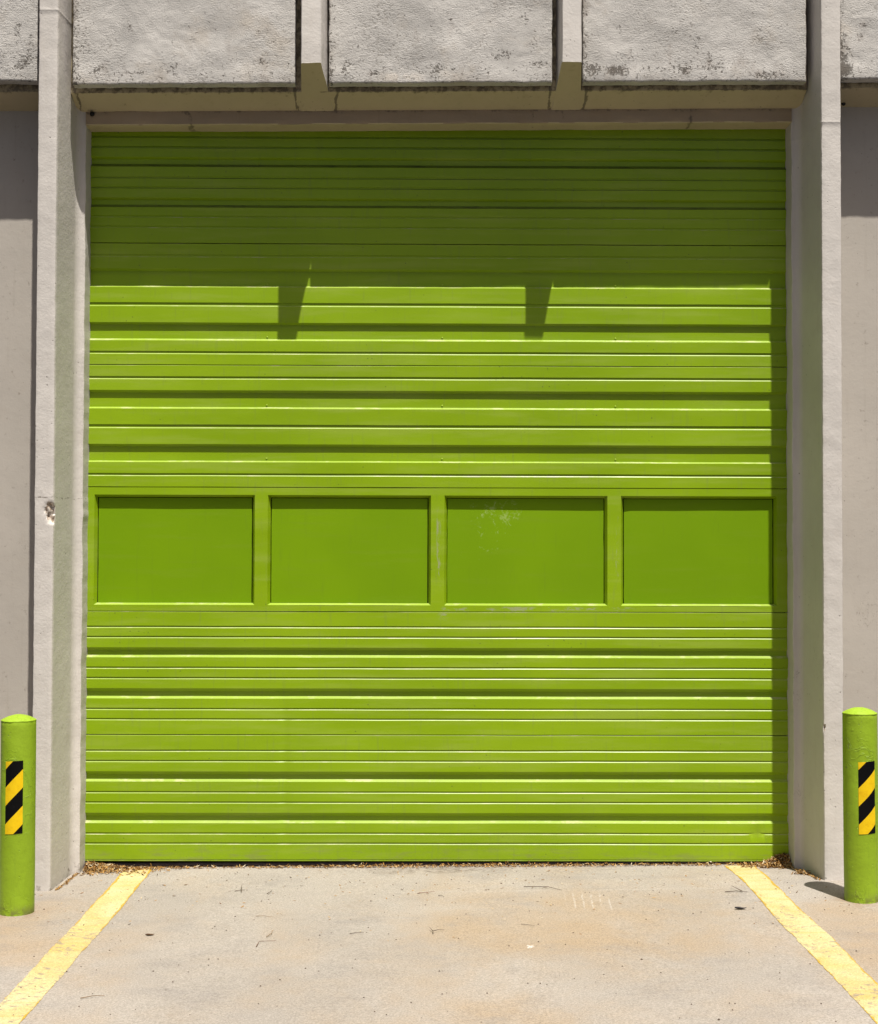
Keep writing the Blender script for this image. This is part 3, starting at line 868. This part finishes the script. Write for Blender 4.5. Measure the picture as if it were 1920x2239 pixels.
def tube_x(name, x0, x1, y, z, r, mat, parent, n=12, seg=60):
    v, f = [], []
    for i in range(seg + 1):
        x = x0 + (x1 - x0) * i / seg
        for k in range(n):
            a = 2 * math.pi * k / n
            v.append((x, y + r * math.cos(a), z + gz(x, y) * 0.6 + r * 0.8 * math.sin(a) + 0.0015 * nz(x, 1, 0, 3)))
    for i in range(seg):
        for k in range(n):
            a = i * n + k; b = i * n + (k + 1) % n
            f.append((a, b, b + n, a + n))
    o = link(name, v, f, mat, parent, None, 60); fix_normals(o); return o
tube_x('bottom_seal', -1.80, 1.93, 0.020, 0.0125, 0.0125, M_SEAL, door)

bolt_me = None
for (xs, z, y) in [((-0.914, 0.02, 0.96), 3.785, RD), ((-0.914, 0.02, 0.96), 3.565, RD), ((-0.865, 0.082, 1.02), 3.128, RD), ((-0.865, 0.082, 1.02), 2.841, RD), ((-0.865, 0.082, 1.02), 2.472, RD), ((-0.865, 0.082, 1.02), 2.184, RD)]:
    for x in xs:
        if bolt_me is None:
            bm = bmesh.new(); bmesh.ops.create_uvsphere(bm, u_segments=10, v_segments=6, radius=0.0052)
            for q in bm.verts: q.co.y *= 0.7
            bolt_me = bpy.data.meshes.new('bolt'); bm.to_mesh(bolt_me); bm.free(); bolt_me.materials.append(M_BOLT)
            for p in bolt_me.polygons: p.use_smooth = True
        o = bpy.data.objects.new('bolt', bolt_me); COL.objects.link(o); o.parent = door
        o.location = (x, y + door_wave(x, z), z)

# ---------------------------------------------------------------- bollards
def bollard(loc, height, lean, az0, zs0, lab):
    R = 0.0809
    root = empty('bollard', loc, lean)
    tag(root, lab, 'bollard', 'green bollards beside the door')
    N = 72
    v, f = [], []
    rows = [-0.06, 0.0] + [height * i / 40 for i in range(1, 40)] + [height - 0.004, height]
    sd = loc[0] * 3
    def rad(a, z):
        return R + 0.0009 * nz(math.cos(a) * 2 + sd, math.sin(a) * 2, z * 9) + 0.0005 * nz(math.cos(a) * 7 + sd, math.sin(a) * 7, z * 40)
    for z in rows:
        for k in range(N):
            a = 2 * math.pi * k / N
            r = rad(a, z) - (0.0015 if z == height else 0)
            v.append((r * math.cos(a), r * math.sin(a), z))
    for j in range(len(rows) - 1):
        for k in range(N):
            p = j * N + k; q = j * N + (k + 1) % N
            f.append((p, q, q + N, p + N))
    o = link('post', v, f, M_BOL, root, None, 50)
    # low mortar dome
    v, f = [], []
    for j in range(9):
        t = j / 9
        for k in range(N):
            a = 2 * math.pi * k / N
            r = (R + 0.0008 + 0.0012 * nz(math.cos(a) * 3 + sd, math.sin(a) * 3, 2)) * (1 - max(0, j - 1) / 8.2)
            z = height + 0.0005 + 0.025 * (1 - (r / R) ** 2) + (0.0015 * nz(math.cos(a) * 4, math.sin(a) * 4 + sd, t * 3))
            if j == 0: z = height - 0.004 + 0.002 * nz(math.cos(a) * 6, math.sin(a) * 6 + sd, 5)
            v.append((r * math.cos(a), r * math.sin(a), z))
    v.append((0, 0, height + 0.0245))
    for j in range(8):
        for k in range(N):
            p = j * N + k; q = j * N + (k + 1) % N
            f.append((p, q, q + N, p + N))
    for k in range(N): f.append((8 * N + k, 8 * N + (k + 1) % N, len(v) - 1))
    link('cap', v, f, M_BOL, root, None, 50)
    # striped reflective sticker wrapped on the front
    v, f, st = [], [], []
    n, m, hw, hh = 24, 30, math.radians(29.5), 0.340
    W = 2 * hw * R
    for j in range(m + 1):
        for i in range(n + 1):
            u = i / n; z = zs0 + hh * (1 - j / m)
            a = -math.pi / 2 + az0 + (u - 0.5) * 2 * hw
            skew = 0.005 * (u - 0.5)
            r = rad(a, z) + 0.0016
            v.append((r * math.cos(a), r * math.sin(a), z + skew)); st.append(hh * j / m + u * W)
    for j in range(m):
        for i in range(n):
            p = j * (n + 1) + i; f.append((p + n + 1, p + n + 2, p + 1, p))
    link('warning_sticker', v, f, M_STICK, root, None, 60, {'stripe': st})
    return root
bollard((-1.9365, -0.884, -0.026), 0.908, (0, 0.0, 0), math.radians(1.5), 0.383, 'green bollard with a striped sticker, left of the door and cut by the picture edge')
bollard((2.083, -0.865, 0.029), 0.891, (0, math.radians(-0.35), 0), math.radians(6.5), 0.328, 'green bollard with a striped sticker, right of the door with its shadow on the slab')

# ---------------------------------------------------------------- litter
def litter():
    v, f = [], []
    def flake(x, y, z, s, flat=0.5):
        a = random.uniform(0, math.tau); tx = random.gauss(0, flat); ty = random.gauss(0, flat)
        Rm = Matrix.Rotation(a, 3, 'Z') @ Matrix.Rotation(tx, 3, 'X') @ Matrix.Rotation(ty, 3, 'Y')
        w = s * random.uniform(0.12, 0.42); c = s * random.uniform(0.05, 0.25); s *= random.uniform(0.9, 1.7)
        b = len(v)
        for p in ((-s, 0, c), (-0.3 * s, -w, 0), (0.5 * s, -0.8 * w, 0), (s, 0, c * 1.2), (0.4 * s, w, 0.1 * c), (-0.4 * s, 0.9 * w, 0)):
            q = Rm @ Vector(p); v.append((x + q.x, y + q.y, max(gz(x, y) + 0.001, z + q.z)))
        f.append((b, b + 1, b + 2, b + 3)); f.append((b, b + 3, b + 4, b + 5))
    # a thin drift along the door foot, uneven
    for _ in range(4300):
        x = random.uniform(-1.81, 1.94)
        dens = 0.5 + 0.5 * nz(x, 1, 0, 2.2) + 0.4 * nz(x, 4, 0, 9) + 0.35 * smooth(0.9, 0.2, abs(x - 0.1))
        if random.random() > dens: continue
        y = -0.004 - abs(random.gauss(0, 0.011 + 0.010 * dens))
        flake(x, y, gz(x, y) + abs(random.gauss(0, 0.0045)) * (0.5 + dens) + 0.002, random.uniform(0.003, 0.0095))
    for _ in range(1500):                                     # heap in the left corner
        x = -1.815 + abs(random.gauss(0, 0.16)); y = -0.008 - abs(random.gauss(0, 0.055))
        if x < -1.81 or y < -0.2: continue
        h = 0.034 * math.exp(-((x + 1.80) / 0.17) ** 2) * math.exp(-(y / 0.09) ** 2)
        flake(x, y, gz(x, y) + random.random() * h + 0.003, random.uniform(0.005, 0.013), 0.7)
    for _ in range(1300):                                     # taller heap in the right corner
        x = 1.94 - abs(random.gauss(0, 0.09)); y = -0.006 - abs(random.gauss(0, 0.045))
        if y < -0.17: continue
        h = 0.058 * math.exp(-((x - 1.93) / 0.10) ** 2) * math.exp(-(y / 0.07) ** 2)
        flake(x, y, gz(x, y) + random.random() * h + 0.003, random.uniform(0.006, 0.017), 0.8)
    for _ in range(420):                                      # along the foot of both pillars
        t = random.random()
        if random.random() < 0.6: x, y = 1.965 + 0.05 * t - 0.012 + random.gauss(0, 0.006) - 0.012, -0.12 - 0.33 * t
        else: x, y = -1.853 - 0.03 * t + 0.016 + abs(random.gauss(0, 0.007)), -0.12 - 0.33 * t
        flake(x, y, gz(x, y) + 0.003, random.uniform(0.003, 0.011), 0.6)
    for _ in range(50):
        x = 1.96 + random.gauss(0, 0.02) + 0.012; y = -0.30 + random.gauss(0, 0.018)
        flake(x - 0.03, y, gz(x, y) + random.random() * 0.015 + 0.003, random.uniform(0.006, 0.014), 0.8)
    # loose bits blown over the slab
    for _ in range(520):
        x = random.uniform(-2.4, 2.5); y = -0.05 - abs(random.gauss(0, 0.62))
        flake(x, y, gz(x, y) + 0.0025, random.uniform(0.0025, 0.0085), 0.25)
    o = link('leaf_litter', v, f, M_LIT)
    tag(o, 'dry brown leaf litter drifted along the foot of the green door', 'leaf litter', None, 'stuff')
litter()

def grit():
    v, f = [], []
    for _ in range(430):
        x = random.uniform(-2.4, 2.4); y = -random.uniform(0.05, 3.0)
        s = random.uniform(0.0015, 0.0042) * (1.5 if random.random() < 0.06 else 1); z = gz(x, y)
        b = len(v)
        for p in ((s, 0, 0), (0, s, 0), (-s, 0, 0), (0, -s, 0), (0, 0, s * 0.9)):
            v.append((x + p[0] * random.uniform(.7, 1.3), y + p[1] * random.uniform(.7, 1.3), z + p[2] + 0.001))
        f += [(b, b + 1, b + 4), (b + 1, b + 2, b + 4), (b + 2, b + 3, b + 4), (b + 3, b, b + 4)]
    o = link('grit', v, f, M_TWIG)
    tag(o, 'fine dark grit scattered over the concrete apron', 'grit', None, 'stuff')
grit()

def twig(x, y, ang, pts, r, mat, label, extra=()):
    """pts: polyline in metres in the ground plane; extra: side shoots"""
    z0 = gz(x, y) + r + 0.0015
    v, f = [], []
    for line in [pts] + list(extra):
        b0 = len(v); n = len(line)
        for i, p in enumerate(line):
            q = Vector(line[min(i + 1, n - 1)]) - Vector(line[max(i - 1, 0)])
            q = Vector((q.x, q.y, 0)).normalized(); s = Vector((-q.y, q.x, 0))
            rr = 0.72 * r * (1 - 0.55 * i / max(1, n - 1))
            for k in range(6):
                a = math.tau * k / 6
                v.append((p[0] + s.x * rr * math.cos(a), p[1] + s.y * rr * math.cos(a), (p[2] if len(p) > 2 else 0) + rr * math.sin(a)))
        for i in range(n - 1):
            for k in range(6):
                a = b0 + i * 6 + k; c = b0 + i * 6 + (k + 1) % 6
                f.append((a, c, c + 6, a + 6))
        f.append(tuple(b0 + k for k in range(6))[::-1]); f.append(tuple(b0 + (n - 1) * 6 + k for k in range(6)))
    o = link('twig', v, f, mat, None, None, 60)
    o.location = (x, y, z0); o.rotation_euler = (0, 0, ang)
    tag(o, label, 'twig', 'twigs fallen on the apron')
twig(0.58, -0.55, 0.0, [(-0.09, 0.02, .002), (-0.03, 0.012, .004), (0.03, 0, .006), (0.07, -0.03, .002), (0.095, -0.045, 0)], 0.0024, M_TWIG, 'long curved dark twig near the door right of the middle', [[(0.03, 0, .006), (0.0, -0.02, .004)]])
twig(0.035, -1.36, 0.1, [(-0.005, -0.03, 0), (-0.002, 0, .004), (0.02, 0.012, .006), (0.05, 0.014, .004)], 0.0026, M_TWIG, 'dark Y-shaped twig in the middle of the apron', [[(-0.002, 0, .004), (-0.012, 0.05, .008)]])
twig(-0.305, -1.36, 0.0, [(-0.03, -0.01, 0), (0, 0, .003), (0.032, 0.004, .002)], 0.0020, M_TWIG, 'short straight dark twig left of the Y-shaped twig')
twig(-0.922, -0.53, 0.0, [(-0.03, 0.0, 0), (0.0, 0.004, .004), (0.022, 0.006, .003)], 0.0024, M_TWIG, 'small forked dark twig close to the door left of the middle', [[(0.0, 0.004, .004), (-0.004, 0.09, .012)], [(0.005, 0.004, .004), (0.006, -0.03, 0)]])
twig(-0.768, -0.56, 0.5, [(-0.03, -0.02, 0), (0.0, 0.0, .004), (0.022, 0.04, .002)], 0.0019, M_TWIG, 'short bent dark twig beside the small forked twig')
twig(-0.745, -1.05, -0.12, [(-0.045, 0.01, 0), (-0.01, 0.006, .003), (0.04, -0.006, .002)], 0.0018, M_TWIG_PALE, 'thin straight pale twig left of the middle')
twig(-0.68, -1.36, 0.45, [(-0.035, -0.03, 0), (0.0, 0.0, .004), (0.012, 0.03, .005)], 0.0024, M_TWIG_PALE, 'stubby pale twig with a knob at one end', [[(0.012, 0.03, .005), (0.022, 0.034, .008)]])
twig(-0.70, -1.49, 0.0, [(-0.025, -0.07, 0), (-0.02, 0.0, .004), (0.05, 0.012, .003)], 0.0022, M_TWIG_RED, 'reddish twig bent into an L left of the middle')
twig(0.005, -0.62, 0.0, [(-0.045, -0.01, 0), (0, 0.0, .003), (0.04, 0.01, .004)], 0.0022, M_TWIG_RED, 'small reddish twig near the door in the middle', [[(0, 0, .003), (0.01, -0.03, .002)]])
twig(0.075, -0.69, -0.9, [(-0.02, 0, 0), (0.0, 0.004, .003), (0.025, 0, .001)], 0.0021, M_TWIG, 'tiny dark twig right of the small reddish twig')
twig(0.458, -1.26, -0.25, [(-0.03, 0.01, 0), (0, 0, .002), (0.035, -0.006, .001)], 0.0017, M_TWIG, 'thin dark twig right of the middle of the apron')
twig(1.52, -0.69, -0.05, [(-0.055, 0, 0), (0, 0.006, .003), (0.055, -0.004, .002)], 0.0028, M_TWIG, 'dark forked twig beside the right yellow line', [[(0.03, 0.002, .003), (-0.01, 0.08, .012)]])
twig(-1.27, -2.24, 0.35, [(-0.045, 0, 0), (0, 0.004, .003), (0.045, 0, .001)], 0.0026, M_TWIG_PALE, 'pale brown twig near the left yellow line')

def dead_leaf(x, y, ang, s, mat, label):
    v, f = [], []
    N = 9
    for i in range(N):
        t = i / (N - 1); w = 0.34 * s * math.sin(math.pi * (0.04 + 0.92 * t)) ** 0.8
        for k, u in enumerate((-1, -0.5, 0, 0.5, 1)):
            px = s * (t - 0.5) * 2; py = w * u
            v.append((px, py, 0.002 + 0.30 * s * (u * u) * (0.6 + 0.4 * math.sin(5 * t)) + 0.16 * s * (2 * t - 1) ** 2))
    for i in range(N - 1):
        for k in range(4):
            a = i * 5 + k; f.append((a, a + 5, a + 6, a + 1))
    o = link('dead_leaf', v, f, mat, None, None, 80)
    sol = o.modifiers.new('thick', 'SOLIDIFY'); sol.thickness = 0.0008
    o.location = (x, y, gz(x, y) + 0.001); o.rotation_euler = (0, 0, ang)
    tag(o, label, 'leaf')
dead_leaf(-1.22, -1.345, 0.4, 0.020, M_LEAF_BROWN, 'curled dark brown leaf near the left yellow line')
dead_leaf(1.47, -1.02, 0.15, 0.028, M_LEAF_DARK, 'blackish narrow leaf beside the right yellow line below the forked twig')

# ---------------------------------------------------------------- light
SUN = Vector((0.345, -1.0, 2.88)).normalized()
sd = bpy.data.lights.new('sun', 'SUN'); sd.energy = 5.0; sd.angle = math.radians(0.53); sd.color = (1.0, 0.955, 0.88)
so = bpy.data.objects.new('sun', sd); COL.objects.link(so)
so.rotation_euler = (-SUN).to_track_quat('-Z', 'Y').to_euler()
so.location = SUN * 30
w = bpy.data.worlds.new('World'); scene.world = w; w.use_nodes = True
nt = w.node_tree; bg = nt.nodes['Background']
sky = nt.nodes.new('ShaderNodeTexSky'); sky.sky_type = 'NISHITA'; sky.sun_disc = False
sky.sun_elevation = math.asin(SUN.z); sky.sun_rotation = math.atan2(SUN.x, SUN.y)
sky.air_density = 0.55; sky.dust_density = 5.0; sky.ozone_density = 0.8
nt.links.new(sky.outputs[0], bg.inputs[0]); bg.inputs[1].default_value = 0.05

# ---------------------------------------------------------------- camera
cd = bpy.data.cameras.new('camera'); cam = bpy.data.objects.new('camera', cd); COL.objects.link(cam)
cd.sensor_fit = 'VERTICAL'; cd.sensor_height = 36.0; cd.sensor_width = 36.0
cd.lens = 3200.0 / 2239.0 * 36.0
cd.clip_start = 0.05; cd.clip_end = 2000
yaw, pitch, roll = math.atan(27 / 3200), math.atan(80.5 / 3200), math.radians(0.15)
fw = Vector((math.sin(yaw) * math.cos(pitch), math.cos(yaw) * math.cos(pitch), math.sin(pitch)))
r0 = fw.cross(Vector((0, 0, 1))).normalized(); u0 = r0.cross(fw)
r = r0 * math.cos(roll) + u0 * math.sin(roll); u = u0 * math.cos(roll) - r0 * math.sin(roll)
M = Matrix((r, u, -fw)).transposed()
cam.matrix_world = Matrix.Translation((0, -ZD, H)) @ M.to_4x4()
scene.camera = cam

vs = scene.view_settings
vs.view_transform = 'Standard'; vs.look = 'None'; vs.gamma = 1.0; vs.use_curve_mapping = False
vs.exposure = 0.66
scene.render.film_transparent = False
